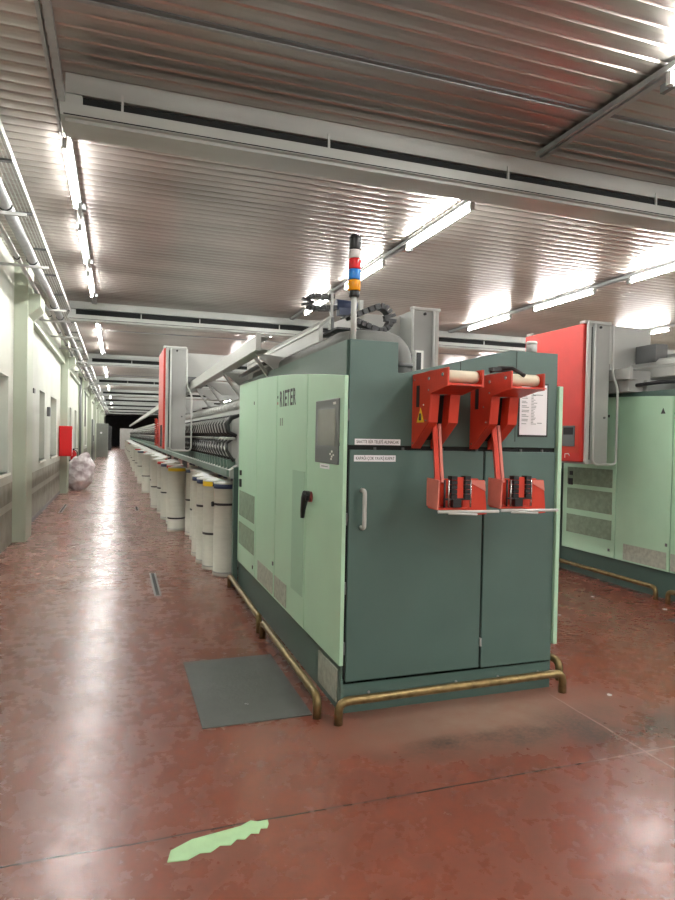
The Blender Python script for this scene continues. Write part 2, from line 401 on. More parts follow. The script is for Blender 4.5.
for k, (a, b, c, d) in enumerate(WIN):
    w = bx('window_%d' % (k + 1), M['glass_dark'], None, WX - 0.24, WX - 0.23, a + 0.05, b - 0.05, c + 0.05, d - 0.05); struct(w); w['_o'] = (0, 0, 0)
    f = MB()
    f.box(WX - 0.25, WX - 0.2, a, a + 0.05, c, d).box(WX - 0.25, WX - 0.2, b - 0.05, b, c, d).box(WX - 0.25, WX - 0.2, a, b, d - 0.05, d).box(WX - 0.25, WX - 0.2, a, b, c, c + 0.05)
    f.box(WX - 0.245, WX - 0.205, (a + b) / 2 - 0.02, (a + b) / 2 + 0.02, c, d); f.build('window_frame', M['frame_white'], w)
    bx('window_sill', M['frame_white'], w, WX - 0.2, WX + 0.035, a - 0.05, b + 0.05, c - 0.035, c)
BEAM = [-11.4, -3.3, 4.765, 12.85, 21.0, 29.1, 37.2, 45.3, 53.5, 61.6, 69.7]  # rearmost bay, behind the viewer, added for more light on the machine front
k = 0
for yb in [2.15 + 8.1 * i for i in range(0, 9)]:
    if yb < 8: continue
    p_ = MB().box(WX - 0.05, WX + 0.18, yb - 0.0, yb + 0.68, 0, CZ); p_ = p_.build('pilaster', M['pilaster'], wall, bevel=0.01)
    MB().prism([(WX - .02, 3.3), (WX + 0.18, 3.3), (WX + 0.34, 3.45), (WX + 0.34, 3.62), (WX - .02, 3.62)], 1, yb + 0.06, yb + 0.62).build('corbel', M['pilaster'], wall)
    MB().box(WX - .02, WX + 0.1, yb + 0.68, yb + 8.1, 3.42, 3.6).build('ledge', M['pilaster'], wall)
    MB().box(WX - .02, WX + 0.05, yb + 0.68, yb + 8.1, 3.6, 3.68).build('ledge', M['grey_light'], wall)
    MB().box(WX - .02, WX + 0.012, yb + 0.68, yb + 8.1, 0.0, 0.07).build('skirting', M['grey_dark'], wall)

# ceiling beams: sheet-clad face, dark slot, wide bottom flange
for i, yb in enumerate(BEAM):
    xl = -0.36 if i == 2 else -0.86
    t = bx('trim_%d' % (i + 1), M['beam'], None, xl, XR, yb, yb + 0.12, 3.915, CZ); struct(t); t['_o'] = (0, 0, 0)
    bx('beam_core', M['slot'], t, xl + 0.1, XR, yb + 0.02, yb + 0.12, 3.78, 3.905)
    bx('bottom_flange', M['beam'], t, xl - 0.02, XR, yb - 0.135, yb + 0.155, 3.70, 3.785)
    bx('flange_joint', M['slot'], t, xl + 0.0, XR, yb - 0.137, yb - 0.13, 3.705, 3.713)
    bx('end_plate', M['beam'], t, xl, xl + 0.11, yb - 0.02, yb + 0.1, 3.785, 3.90)
    bx('lower_sheet', M['beam'], t, xl + 0.005, XR, yb - 0.10, yb + 0.15, 3.675, 3.70)
    if i < 6:
        for xh in [0.0 if i == 2 else 0.4, 1.5, 3.1, 4.7, 6.3, 7.9]:
            bx('hanger_rod', M['grey_light'], t, xh, xh + 0.016, yb - 0.06, yb - 0.044, 3.785, 3.93)

# lights: trunking rails and tubes
ROWX = [-0.43, 3.33, 6.95, 10.6, 14.3]  # last row is an addition that lights the far right of the hall
ROWN = ['above the left aisle', 'above the green machine', 'above the right aisle', 'beyond the right machine', 'added by the right wall']
def make_tube(x, y, label, group=None):
    t = thing('ceiling_tube_light', (x, y, 3.93), label, 'ceiling light', group)
    MB().lathe((x, y + 0.02, 3.93), [(0.013, 0), (0.016, 0.004), (0.016, 1.456), (0.013, 1.46)], 8, 1).build('lit_tube', M['tube'], t)
    for yy in (y - 0.02, y + 1.48): MB().box(x - 0.02, x + 0.02, yy, yy + 0.04, 3.905, 3.985).build('lamp_holder', M['grey_light'], t)
    MB().box(x + 0.055, x + 0.09, y + 1.54, y + 1.64, 3.93, 3.985).build('starter_box', M['grey_dark'], t)
    return t
proto = None
ORD = ['nearest', 'second', 'third', 'fourth', 'fifth', 'sixth', 'seventh', 'eighth', 'ninth']
for r, x in enumerate(ROWX):
    cnt = 0
    for i, yb in enumerate(BEAM):
        lo = yb + 0.19; hi = (BEAM[i + 1] - 0.17) if i + 1 < len(BEAM) else Y1 - 1
        if r == 0 and i == 1: hi = BEAM[2] + 0.19
        if r > 1 and yb > 40: continue
        if r == 4 and yb > 25: continue
        ra = MB().box(x - 0.035, x - 0.012, lo, hi, 3.99, 4.03).box(x + 0.005, x + 0.05, lo, hi, 3.985, 4.04)
        ro = ra.build('light_rail', M['steel'], at=(x, lo, 4.0))
        tag(ro, 'grey steel light trunking %s%s' % (ROWN[r], [', in the added bay behind the viewer', ', in front of the first beam', ', between the first and second beam', ', between the second and third beam'][i] if i < 4 else ', far down the hall'), 'light rail', 'light trunking ' + ROWN[r])
        for kk in range(3):
            yt = yb + 0.91 + 2.24 * kk + (0.2 if r == 2 else 0)
            if i == 1 and r == 0 and kk == 2: continue
            if i == 1 and r == 1 and kk == 2: yt = 1.74
            if i == 1 and r > 1 and kk == 2: continue
            if yt + 1.5 > hi: continue
            vis = (i > 1 or (i == 1 and r == 1 and kk == 2)) and r < 3
            if vis and cnt < 9 and r < 3:
                lab = 'lit fluorescent tube, %s from the front in the row %s' % (ORD[cnt], ROWN[r]); cnt += 1; g = 'tubes in the row ' + ROWN[r]
            else:
                lab = 'small lit fluorescent tube far down the row ' + ROWN[r] if i > 1 else 'unseen lit fluorescent tube behind the viewer in the row ' + ROWN[r]
                g = ('far' if i > 1 else 'rear') + ' tubes in the row ' + ROWN[r]
            if proto is None: proto = make_tube(x, yt, lab, g)
            else:
                c = copy_tree(proto); c.location = (x, yt, 3.93); tag(c, lab, 'ceiling light', g)

# ------------------------------------------------------------------ spinning machine
FR = 3.46
def machine(dx, label, main):
    X = lambda v: v + dx
    R = thing('spinning_machine', (X(1.97), FR, 0), label, 'machine')
    def b(name, mat, x0, x1, y0, y1, z0, z1, bevel=0.0, par=None): return bx(name, mat, par or R, X(x0), X(x1), y0, y1, z0, z1, bevel)
    # headstock
    b('base', M['green_dark'], 1.245, 2.695, FR + 0.012, 6.8, 0.0, 0.2)
    out = [(1.245, 0.2), (2.69, 0.2), (2.69, 2.17), (2.33, 2.17), (1.60, 1.99), (1.56, 1.99), (1.56, 2.17), (1.245, 2.17)]
    MB().prism([(X(a), c) for a, c in out], 1, FR + 0.02, 6.8).build('headstock_body', M['green_dark'], R)
    up = [(1.258, 1.562), (2.688, 1.562), (2.688, 2.172), (2.33, 2.172), (1.60, 1.993), (1.562, 1.993), (1.562, 2.172), (1.258, 2.172)]
    MB().prism([(X(a), c) for a, c in up], 1, FR, FR + 0.03).build('upper_front_panel', M['green_dark'], R, bevel=0.003)
    for xs in (1.975, 2.375): b('panel_seam', M['slot'], xs, xs + 0.004, FR - 0.001, FR + 0.01, 1.99 if xs < 2 else 1.6, 2.08 if xs < 2 else 2.168)
    b('front_gap', M['slot'], 1.258, 2.688, FR + 0.012, FR + 0.03, 0.17, 1.57)
    for xs in (1.42, 1.60, 1.86, 2.10, 2.42, 2.58):
        b('gap_clip', M['grey_dark'], xs, xs + 0.012, FR - 0.002, FR + 0.02, 1.536, 1.552)
    d1 = b('front_door', M['green_dark'], 1.268, 2.152, FR - 0.002, FR + 0.016, 0.186, 1.536, 0.004)
    d2 = b('front_door', M['green_dark'], 2.166, 2.688, FR - 0.002, FR + 0.016, 0.182, 1.536, 0.004)
    for zz in (0.32, 1.3): b('hinge', M['grey'], 2.152, 2.164, FR - 0.01, FR + 0.012, zz, zz + 0.05, par=d2)
    for xs in (1.42, 2.0, 2.3, 2.6):
        MB().lathe((X(xs), FR + 0.004, 0.11), [(0.008, 0), (0.008, 0.01)], 8, 1).build('bolt', M['steel'], R)
    hp = rounded([(X(1.345), FR, 1.302), (X(1.345), FR - 0.055, 1.302), (X(1.345), FR - 0.055, 1.085), (X(1.345), FR, 1.085)], 0.03)
    MB().tube(hp, 0.0125).build('door_handle', M['grey_light'], d1)['label'] = 'pale grey bow handle'
    # printed stickers
    if main:
     s1 = b('sticker', M['paper'], 1.297, 1.585, FR - 0.0022, FR - 0.0005, 1.565, 1.60); s1['label'] = 'upper white warning sticker'
     text('lettering', 'SAATTE B\u0130R TELEF\u0130 ALINACAK', 0.026, M['ink'], s1, (X(1.307), FR - 0.0028, 1.582), (1, 0, 0), (0, 0, 1), 0.268)
     s2 = b('sticker', M['paper'], 1.294, 1.556, FR - 0.0042, FR - 0.0022, 1.468, 1.505, par=R); s2['label'] = 'lower white warning sticker'
     text('lettering', 'KAPA\u011eI \u00c7OK YAVA\u015e KAPAT', 0.026, M['ink'], s2, (X(1.304), FR - 0.0048, 1.486), (1, 0, 0), (0, 0, 1), 0.242)
    # side panels, arched at the top, left side and its mirror
    ys = [3.44, 4.18, 5.06, 5.825, 6.74]
    def topz(y):
        pts = [(3.44, 1.961), (3.8, 1.998), (4.18, 2.032), (4.65, 2.070), (5.11, 2.1), (5.45, 2.116), (5.77, 2.127), (6.25, 2.135), (6.74, 2.138)]
        for (a, c), (d, e) in zip(pts, pts[1:]):
            if y <= d + 1e-6: return c + (e - c) * (y - a) / (d - a)
        return 2.138
    for side in (0, 1):
        xo, xi = (1.22, 1.246) if side == 0 else (2.722, 2.692)
        for k in range(4):
            a, c = ys[k] + (0.006 if k else 0), ys[k + 1] - 0.006
            if side == 1 and (k > 0): continue
            poly = [(a, 0.29), (c, 0.29)] + [(c + (a - c) * t / 6, topz(c + (a - c) * t / 6)) for t in range(7)]
            pn = MB().prism(poly, 0, X(xo), X(xi)).build('side_panel', M['green_light'], R, bevel=0.004)
            if side: continue
            if k == 0:
                sc = b('control_screen', M['panel_grey'], 1.213, 1.222, 3.505, 3.965, 1.445, 1.835, 0.006, par=pn)
                b('display', M['screen'], 1.2115, 1.2135, 3.565, 3.905, 1.555, 1.775, par=sc)
                b('brand_mark', M['ink_white'], 1.2115, 1.2135, 3.56, 3.61, 1.80, 1.815, par=sc)
                for (u, w) in ((3.62, 1.52), (3.59, 1.50), (3.62, 1.49), (3.65, 1.505), (3.63, 1.475)): b('key', M['ink_white'], 1.2115, 1.2135, u - .012, u + .012, w - .006, w + .006, par=sc)
                nl = b('name_sticker', M['paper'], 1.2185, 1.2205, 3.68, 3.87, 1.41, 1.44, par=pn)
                b('sticker_line', M['ink_pale'], 1.218, 1.2186, 3.71, 3.84, 1.422, 1.428, par=nl)
                MB().lathe((X(1.2), 4.05, 1.21), [(0.036, 0), (0.036, 0.02)], 14, 0).build('knob_plate', M['knob_red'], pn)
                MB().tube([(X(1.185), 4.04, 1.235), (X(1.178), 4.06, 1.2), (X(1.178), 4.10, 1.12), (X(1.178), 4.11, 1.065)], [0.03, 0.026, 0.018, 0.014]).build('rotary_handle', M['black'], pn)
                MB().tube([(X(1.205), 4.05, 1.215), (X(1.175), 4.05, 1.215)], 0.034).build('rotary_hub', M['black'], pn)
                b('lock', M['grey_dark'], 1.212, 1.222, 3.50, 3.515, 1.555, 1.575, par=pn)
            if k == 1:
                b('vent', M['vent_green'], 1.2175, 1.222, 4.22, 4.53, 0.5, 1.365, par=pn)
                for q, (ch, wd, yq) in enumerate((('R', 0.075, 4.965), ('I', 0.026, 4.868), ('E', 0.062, 4.815), ('T', 0.07, 4.735), ('E', 0.062, 4.645), ('R', 0.075, 4.565))):
                    text('lettering', ch, 0.17, M['ink'], pn, (X(1.2193), yq, 1.893), (0, -1, 0), (0, 0, 1), wd, bold=0.022)
                for yq in (4.93, 4.87): b('worn_mark', M['ink_worn'], 1.2185, 1.2205, yq - .014, yq + .014, 1.69, 1.75, par=pn)
                for (yq, zq, mt) in ((5.03, 1.92, 'ink'), (5.03, 1.87, 'ink_red')): b('worn_mark', M[mt], 1.2185, 1.2205, yq - .012, yq + .012, zq - .01, zq + .01, par=pn)
                v = b('filter_vent', M['filter'], 1.2165, 1.222, 4.66, 5.045, 0.31, 0.485, par=pn)
            if k == 2:
                b('filter_vent', M['filter'], 1.2165, 1.222, 5.10, 5.69, 0.31, 0.485, par=pn)
                b('lock', M['grey_dark'], 1.213, 1.222, 5.09, 5.115, 0.55, 0.58, par=pn)
            if k == 3:
                b('vent', M['vent_dust'], 1.2165, 1.222, 5.88, 6.65, 0.785, 1.04, par=pn)
                b('vent', M['vent_dust'], 1.2165, 1.222, 5.88, 6.65, 0.49, 0.715, par=pn)
                if not main: b('vent', M['vent_dust'], 1.2165, 1.222, 5.88, 6.65, 1.09, 1.3, par=pn)
                b('latch', M['black'], 1.205, 1.222, 6.55, 6.60, 1.2, 1.25, par=pn); b('latch', M['black'], 1.205, 1.222, 6.55, 6.62, 1.08, 1.16, par=pn)
                b('lock', M['grey_dark'], 1.213, 1.222, 5.9, 5.925, 0.36, 0.39, par=pn)
                b('warning_mark', M['ink'], 1.2185, 1.222, 5.95, 5.98, 1.9, 1.93, par=pn)
            if not main and k in (2, 1):
                tri = MB().prism([(ys[k] + 0.16, 1.92), (ys[k] + 0.10, 1.92), (ys[k] + 0.13, 1.98)], 0, X(1.2175), X(1.222)); tri.build('warning_mark', M['ink'], pn)
    for zz in (0.35, 0.7, 1.1, 1.7): b('hinge', M['grey_dark'], 1.246, 1.258, FR - 0.012, FR + 0.01, zz, zz + 0.07)
    b('base_vent', M['filter'], 1.236, 1.246, 3.53, 3.885, 0.045, 0.24)
    b('corner_post', M['green_dark'], 1.18, 1.235, 6.78, 6.86, 0.0, 1.27)
    # long spinning section
    sec = [(1.30, 1.15), (1.14, 1.15), (1.14, 1.235), (1.22, 1.29), (1.235, 1.55), (1.30, 1.87), (1.42, 2.06), (1.97, 2.1), (2.52, 2.06), (2.64, 1.87), (2.705, 1.55), (2.72, 1.29), (2.80, 1.235), (2.80, 1.15)]
    end = 62.0 if main else 30.0
    MB().prism([(X(a), c) for a, c in sec], 1, 6.8, end).build('spinning_section', M['grey'], R)
    b('lower_edge_strip', M['unit_green'], 1.115, 1.14, 6.86, end, 1.165, 1.235)
    for yl in range(8, int(end), 3):
        b('support_leg', M['grey_dark'], 1.9, 2.04, yl, yl + 0.08, 0, 1.16)
    # robot track along both sides, brackets to the frame
    for (xa, xb_) in ((1.055, 1.075), (2.865, 2.885)):
        s_ = 1 if xa < 2 else -1
        ts = (5.1 if main else 5.5) if s_ > 0 else 7.2
        t = b('robot_track', M['white_rail'], xa, xb_, ts, end, 2.303, 2.419)
        e = (xa + 0.02, xa + 0.11) if s_ > 0 else (xa - 0.11, xa)
        b('track_flange', M['grey'], e[0], e[1], ts, end, 2.303, 2.313, par=t); b('track_flange', M['grey'], e[0], e[1], ts, end, 2.405, 2.419, par=t)
    for yy in ([5.3, 7.0, 8.4, 9.6, 12.4, 14.2, 16.0, 18.0] if main else [5.8, 7.0]):
        MB().prism([(X(1.08), 2.30), (X(1.75), 2.245), (X(1.75), 2.16), (X(1.3), 2.13)], 1, yy, yy + 0.03).build('track_bracket', M['grey'], R)
        MB().bar((X(1.13), yy + 0.25, 2.3), (X(1.38), yy + 0.25, 1.97), 0.05, 0.025).build('track_strut', M['grey'], R)
    b('track_end_plate', M['white_rail'], 1.045, 1.085, (5.08 if main else 5.48), (5.1 if main else 5.5), 2.293, 2.429)
    if not main:
        b('top_box', M['grey_dark'], 1.52, 1.68, 5.6, 5.9, 2.4, 2.72); b('top_box', M['grey'], 1.75, 2.3, 5.3, 5.9, 2.2, 2.62); b('top_box', M['grey'], 1.1, 1.4, 5.55, 6.5, 2.17, 2.40)
    MB().tube(rounded([(X(1.2), 6.6, 2.22), (X(1.2), 5.5, 2.24), (X(1.35), 5.3, 2.27), (X(1.75), 5.3, 2.27)], 0.15), 0.02, 8).build('cable_hose', M['black'], R)
    # inner guide channel with sloped grey top
    g = MB().prism([(X(1.46), 2.34), (X(1.49), 2.34), (X(1.49), 2.46), (X(1.56), 2.52), (X(1.54), 2.535), (X(1.46), 2.47)], 1, 4.72, 7.6).build('guide_channel', M['white_rail'], R)
    MB().prism([(X(1.452), 2.44), (X(1.46), 2.44), (X(1.57), 2.54), (X(1.56), 2.555)], 1, 4.70, 7.62).build('guide_cap', M['grey'], g)
    b('guide_end_plate', M['grey_dark'], 1.55, 1.57, 4.69, 4.71, 2.2, 2.53, par=g)
    b('tray_plate', M['black'], 1.53, 1.86, 4.5, 4.95, 2.41, 2.425)
    MB().prism([(1.53 + dx, 2.435), (1.53 + dx, 2.475), (1.76 + dx, 2.575), (1.76 + dx, 2.455)], 1, 4.70, 4.72).build('crossbar', M['white_rail'], R)
    b('top_box', M['grey'], 1.30, 1.72, 5.5, 6.7, 2.17, 2.30)
    b('top_box', M['grey_dark'], 1.95, 2.5, 5.2, 6.6, 2.17, 2.36)
    if main:
        # flexible exhaust duct across the top and down through the notch
        dp = rounded([(1.36, 6.4, 2.20), (1.36, 4.35, 2.20), (1.36, 3.74, 2.205), (1.70, 3.74, 2.205), (1.70, 3.74, 1.93)], 0.16, 8)
        d_ = MB().tube(dp, 0.075, 16).build('exhaust_duct', M['duct'], R)
        MB().tube([(1.70, 3.74, 2.055), (1.70, 3.74, 2.08)], 0.083, 16).build('duct_clamp', M['grey_dark'], d_)
        sb = b('sensor_box', M['ink_white'], 1.885, 1.945, 3.9, 3.95, 2.05, 2.2); b('sensor_window', M['black'], 1.893, 1.925, 3.895, 3.9, 2.06, 2.185, par=sb)
        # energy chain: links looping back over the top
        ch = MB()
        path = [(1.66 + 0.30 * t / 6, 4.75, 2.525 + 0.135 * t / 6) for t in range(6)] + arc((1.965, 4.75, 2.56), 0.098, PI / 2, -PI / 1.85, 9, 'xz') + [(1.93 - 0.17 * t / 4, 4.75, 2.47 + 0.055 * t / 4) for t in range(1, 5)]
        path = [Vector(p) for p in path]
        for p, q in zip(path, path[1:]):
            m_ = p.lerp(q, 0.12); n_ = p.lerp(q, 0.9); ch.bar(m_, n_, 0.1, 0.042)
        ch.build('energy_chain', M['black'], R)
        ch2 = MB()
        path = arc((1.52, 5.1, 2.72), 0.05, PI / 2, 3 * PI / 2, 6, 'xz') + [(1.52 + 0.05 * t, 5.1, 2.67 + 0.004 * t) for t in range(1, 5)]
        path = [(1.7, 5.1, 2.775), (1.64, 5.1, 2.775), (1.58, 5.1, 2.772)] + path
        for p, q in zip([Vector(p) for p in path], [Vector(p) for p in path[1:]]): ch2.bar(p.lerp(q, .1), p.lerp(q, .9), 0.1, 0.035)
        ch2.build('energy_chain', M['black'], R)
        MB().tube([(1.72, 5.1, 2.72), (1.90, 5.1, 2.715)], 0.045).box(1.74, 1.86, 5.06, 5.14, 2.63, 2.69).build('drive_motor', M['navy'], R)
        b('chain_post', M['white_rail'], 1.655, 1.675, 5.03, 5.06, 2.5, 2.80); b('chain_post', M['grey_light'], 1.86, 1.89, 4.9, 4.93, 2.45, 2.73)
        # stack light on its pole
        st = MB().tube([(1.298, 3.52, 2.16), (1.298, 3.52, 2.44)], 0.017).build('signal_tower', M['grey_light'], R)
        z = 2.425
        for nm, mt, h, r in (('collar', 'black', 0.037, 0.031), ('signal_lens', 'lens_amber', 0.062, 0.037), ('signal_lens', 'lens_blue', 0.062, 0.037), ('signal_lens', 'lens_red', 0.062, 0.037), ('signal_lens', 'lens_white', 0.05, 0.036), ('cap', 'black', 0.075, 0.036)):
            o = MB().lathe((1.298, 3.52, z), [(r * 0.93, 0), (r, 0.004), (r, h - 0.006), (r * 0.93, h - 0.002)], 20).build(nm, M[mt], st)
            if nm == 'signal_lens': o['label'] = {'lens_amber': 'amber', 'lens_blue': 'blue', 'lens_red': 'red', 'lens_white': 'clear'}[mt] + ' signal lens'
            z += h
        MB().lathe((1.298, 3.52, z), [(0.028, -0.002), (0.026, 0.012), (0.012, 0.017)], 16).build('cap', M['black'], st)
        # small beacon at the right
        be = MB().lathe((2.60, 3.62, 2.17), [(0.035, 0), (0.035, 0.02), (0.028, 0.025)], 18).build('beacon', M['black'], R)
        MB().lathe((2.60, 3.62, 2.195), [(0.036, 0), (0.036, 0.05), (0.03, 0.055)], 18).build('beacon_lens', M['lens_white'], be)
        MB().lathe((2.60, 3.62, 2.25), [(0.037, 0), (0.037, 0.012), (0.03, 0.018)], 18).build('beacon_cap', M['ink_white'], be)
        # the two red roller brackets
        for q, off in enumerate((0.0, 0.393)):
            h = red_bracket(R, off, q)
    return R

def red_bracket(R, o, q):
    xl, xr = 1.655 + o, 1.868 + o
    sidep = [(3.455, 1.985), (3.03, 1.99), (3.03, 1.89), (3.22, 1.86), (3.24, 1.70), (3.455, 1.548)]
    H = MB().prism(sidep, 0, xl, xl + 0.012).build('roller_bracket', M['red'], R, bevel=0.002)
    H['label'] = ('left' if q == 0 else 'right') + ' red roller bracket'
    P_ = lambda nm, mat, mb_: mb_.build(nm, M[mat], H)
    P_('end_cheek', 'red', MB().prism([(3.15, 1.985), (3.03, 1.985), (3.03, 1.89), (3.15, 1.885)], 0, xr, xr + 0.01))
    P_('shelf', 'red', MB().prism([(3.03, 1.895), (3.03, 1.905), (3.24, 1.87), (3.24, 1.86)], 0, xl + 0.012, xr))
    P_('back_plate', 'red', MB().box(xl + 0.012, xr + 0.004, 3.24, 3.25, 1.86, 1.99))
    P_('top_lip', 'red', MB().prism([(3.455, 1.985), (3.24, 1.992), (3.24, 1.98), (3.455, 1.973)], 0, xl + 0.012, xl + 0.16))
    # two prongs with a dark slot between, sloping back underneath
    pr = [(3.455, 1.86), (3.225, 1.86), (3.245, 1.70), (3.455, 1.548)]
    P_('prong', 'red', MB().prism(pr, 0, xl + 0.012, xl + 0.06))
    P_('prong', 'red', MB().prism(pr, 0, xl + 0.128, xl + 0.19))
    P_('slot_lining', 'slot', MB().prism([(3.45, 1.86), (3.30, 1.86), (3.32, 1.7), (3.45, 1.6)], 0, xl + 0.06, xl + 0.128))
    P_('roller', 'roller', MB().lathe((xl + 0.02, 3.09, 1.948), [(0.030, 0), (0.034, 0.012), (0.034, 0.18), (0.030, 0.192)], 20, 0))
    for (yy, zz, r) in ((3.08, 1.955, 0.012), (3.24, 1.945, 0.011), (3.30, 1.80, 0.006), (3.42, 1.95, 0.006), (3.43, 1.58, 0.006), (3.27, 1.71, 0.006), (3.24, 1.88, 0.006)):
        P_('bolt', 'chrome', MB().lathe((xl - 0.006, yy, zz), [(r * .7, 0), (r, 0.004), (r, 0.008)], 10, 0))
    P_('slot_window', 'black', MB().box(xl - 0.003, xl + 0.002, 3.36, 3.395, 1.79, 1.915))
    if q == 0:
        w = P_('warning_sign', 'yellow', MB().prism([(3.385, 1.70), (3.295, 1.70), (3.34, 1.785)], 0, xl - 0.003, xl + 0.001)); w['label'] = 'yellow triangular warning sign'
        P_('warning_mark', 'ink', MB().prism([(3.355, 1.712), (3.325, 1.712), (3.33, 1.752), (3.35, 1.752)], 0, xl - 0.0045, xl - 0.001))
    else:
        P_('cable_clip', 'black', MB().tube([(xl - 0.03, 3.2, 2.0), (xl + 0.02, 3.18, 2.02), (xl + 0.07, 3.12, 2.015), (xl + 0.1, 3.05, 1.97)], 0.012).box(xl - 0.03, xl + 0.09, 3.16, 3.21, 2.0, 2.022))
    # arm: two square bars hanging out of the slot
    P_('arm', 'red', MB().bar((xl + 0.07, 3.30, 1.69), (xl + 0.038, 3.19, 1.36), 0.026, 0.03))
    P_('arm', 'red_worn', MB().bar((xl + 0.10, 3.30, 1.69), (xl + 0.068, 3.19, 1.36), 0.016, 0.03))
    # basket
    bx0 = xl - 0.022; by = 3.12
    P_('basket_side', 'red_worn', MB().prism([(3.20, 1.39), (by - 0.06, 1.385), (by - 0.05, 1.225), (3.20, 1.235)], 0, bx0, bx0 + 0.008))
    P_('basket_back', 'red', MB().prism([(bx0 + 0.008, 1.385), (bx0 + 0.32, 1.385), (bx0 + 0.335, 1.225), (bx0 + 0.008, 1.225)], 1, 3.19, 3.2))
    P_('guide_plate', 'red', MB().prism([(bx0 + 0.19, 1.385), (bx0 + 0.318, 1.38), (bx0 + 0.338, 1.19), (bx0 + 0.27, 1.185), (bx0 + 0.18, 1.215)], 1, by, by + 0.01))
    P_('plate_corner', 'red_worn', MB().prism([(bx0 + 0.2, 1.382), (bx0 + 0.318, 1.378), (bx0 + 0.326, 1.318)], 1, by - 0.004, by + 0.002))
    P_('basket_floor', 'red', MB().box(bx0 + 0.008, bx0 + 0.20, by - 0.03, 3.19, 1.222, 1.232))
    P_('centre_plate', 'red', MB().prism([(bx0 + 0.125, 1.40), (bx0 + 0.165, 1.40), (bx0 + 0.165, 1.285), (bx0 + 0.145, 1.27), (bx0 + 0.125, 1.285)], 1, by - 0.035, by - 0.02))
    for xs in (bx0 + 0.088, bx0 + 0.170):
        for k in range(5): P_('rubber_block', 'rubber', MB().box(xs, xs + 0.034, by - 0.045, by + 0.0, 1.285 + 0.025 * k, 1.306 + 0.025 * k))
    for xs in (bx0 + 0.05, bx0 + 0.075, bx0 + 0.21):
        P_('guide_pin', 'chrome' if xs > bx0 + 0.06 else 'black', MB().tube([(xs, by - 0.035, 1.235), (xs, by - 0.035, 1.385)], 0.006, 8))
    P_('cross_pin', 'black', MB().box(bx0 + 0.05, bx0 + 0.215, by - 0.04, by - 0.03, 1.275, 1.285))
    P_('lower_block', 'black', MB().box(bx0 + 0.10, bx0 + 0.15, by - 0.045, by - 0.01, 1.235, 1.28))
    P_('front_rod', 'grey_light', MB().tube([(bx0 - 0.004, by - 0.068, 1.216), (bx0 + 0.37, by - 0.068, 1.212)], 0.0085, 10).tube([(bx0 + 0.055, by - 0.075, 1.207), (bx0 + 0.23, by - 0.075, 1.199)], 0.006, 8))
    return H

M1 = machine(0.0, 'long green spinning machine in the middle, its dark front doors facing the viewer', True)
M2 = machine(4.14, 'green spinning machine at the right edge, partly cut off behind the middle one', False)

# spinning positions along the aisle side: hundred nearest as parts, the rest as one
def unit_cover(mb, y):
    mb.tube([(1.235, y, 1.60), (1.15, y + 0.01, 1.64), (1.13, y + 0.02, 1.73), (1.18, y + 0.03, 1.80), (1.27, y + 0.03, 1.83)], [0.02, 0.028, 0.032, 0.03, 0.02], 8)
def unit_hose(mb, y):
    mb.tube([(1.20, y + 0.05, 1.57), (1.13, y + 0.02, 1.52), (1.13, y - 0.02, 1.44), (1.17, y - 0.06, 1.37), (1.2, y - 0.08, 1.33)], 0.018, 8)
def unit_plate(mb, y):
    mb.prism([(1.145, 1.23), (1.225, 1.30), (1.225, 1.36), (1.13, 1.34)], 1, y - 0.03, y + 0.03)
def unit_dot(mb, y): mb.lathe((1.10, y, 1.575), [(0.014, 0.06), (0.016, 0.075), (0.012, 0.13)], 8, 0)
def unit_pack(mb, y): mb.lathe((1.31, y - 0.045, 1.955), [(0.02, 0), (0.052, 0.006), (0.046, 0.084), (0.02, 0.09)], 12, 1)
def unit_div(mb, y):
    mb.prism([(1.102, 1.73), (1.13, 1.80), (1.2, 1.82), (1.2, 1.62), (1.125, 1.64)], 1, y + 0.10, y + 0.13)
    mb.prism([(1.114, 1.48), (1.165, 1.56), (1.2, 1.56), (1.2, 1.36), (1.15, 1.38)], 1, y + 0.10, y + 0.13)
UN = [('divider', unit_div, 'grey'), ('unit_cover', unit_cover, 'hose'), ('curved_hose', unit_hose, 'hose'), ('feed_plate', unit_plate, 'unit_green'), ('guide_eye', unit_dot, 'grey_light'), ('yarn_package', unit_pack, 'grey_light')]
U = []
y = 6.98
first = None
rest = []
npos = 0
while y < 61.5:
    if npos < 95:
        if first is None:
            first = MB(); unit_plate(first, y); first = first.build('spinning_unit', M['unit_green'], M1)
            for nm, fn, mt in UN:
                if nm == 'feed_plate': continue
                q = MB(); fn(q, y); q.build(nm, M[mt], first)
            ybase = y
        else:
            c = copy_tree(first, M1); c.location = (0, y - ybase, 0)
    else: rest.append(y)
    npos += 1; y += 0.23
mbr = MB()
for y in rest:
    for i, (nm, fn, mt) in enumerate(UN): mbr.mi = i; fn(mbr, y)
o = mbr.build('spinning_units', [M[u[2]] for u in UN], M1); o['kind'] = 'stuff'

# notice in its frame, hung on the upper front panel
nf = thing('notice_frame', (2.505, FR - 0.001, 1.64), 'white printed notice sheet in a dark frame on the dark green front panel', 'notice')
bx('frame', M['black'], nf, 2.397, 2.617, FR - 0.006, FR - 0.001, 1.632, 1.975)
ps = bx('paper_sheet', M['paper'], nf, 2.404, 2.606, FR - 0.008, FR - 0.006, 1.644, 1.963)
mb = MB()
for k in range(22):
    z = 1.912 - k * 0.0095
    if k % 3 != 2: mb.box(2.418, 2.418 + random.uniform(0.03, 0.055), FR - 0.0088, FR - 0.0079, z, z + 0.004)
    mb.box(2.488, 2.488 + random.uniform(0.015, 0.05), FR - 0.0088, FR - 0.0079, z, z + 0.004)
mb.box(2.50, 2.575, FR - 0.0088, FR - 0.0079, 1.897, 1.902); mb.box(2.535, 2.57, FR - 0.0088, FR - 0.0079, 1.718, 1.723)
mb.build('printed_lines', M['ink_pale'], ps)
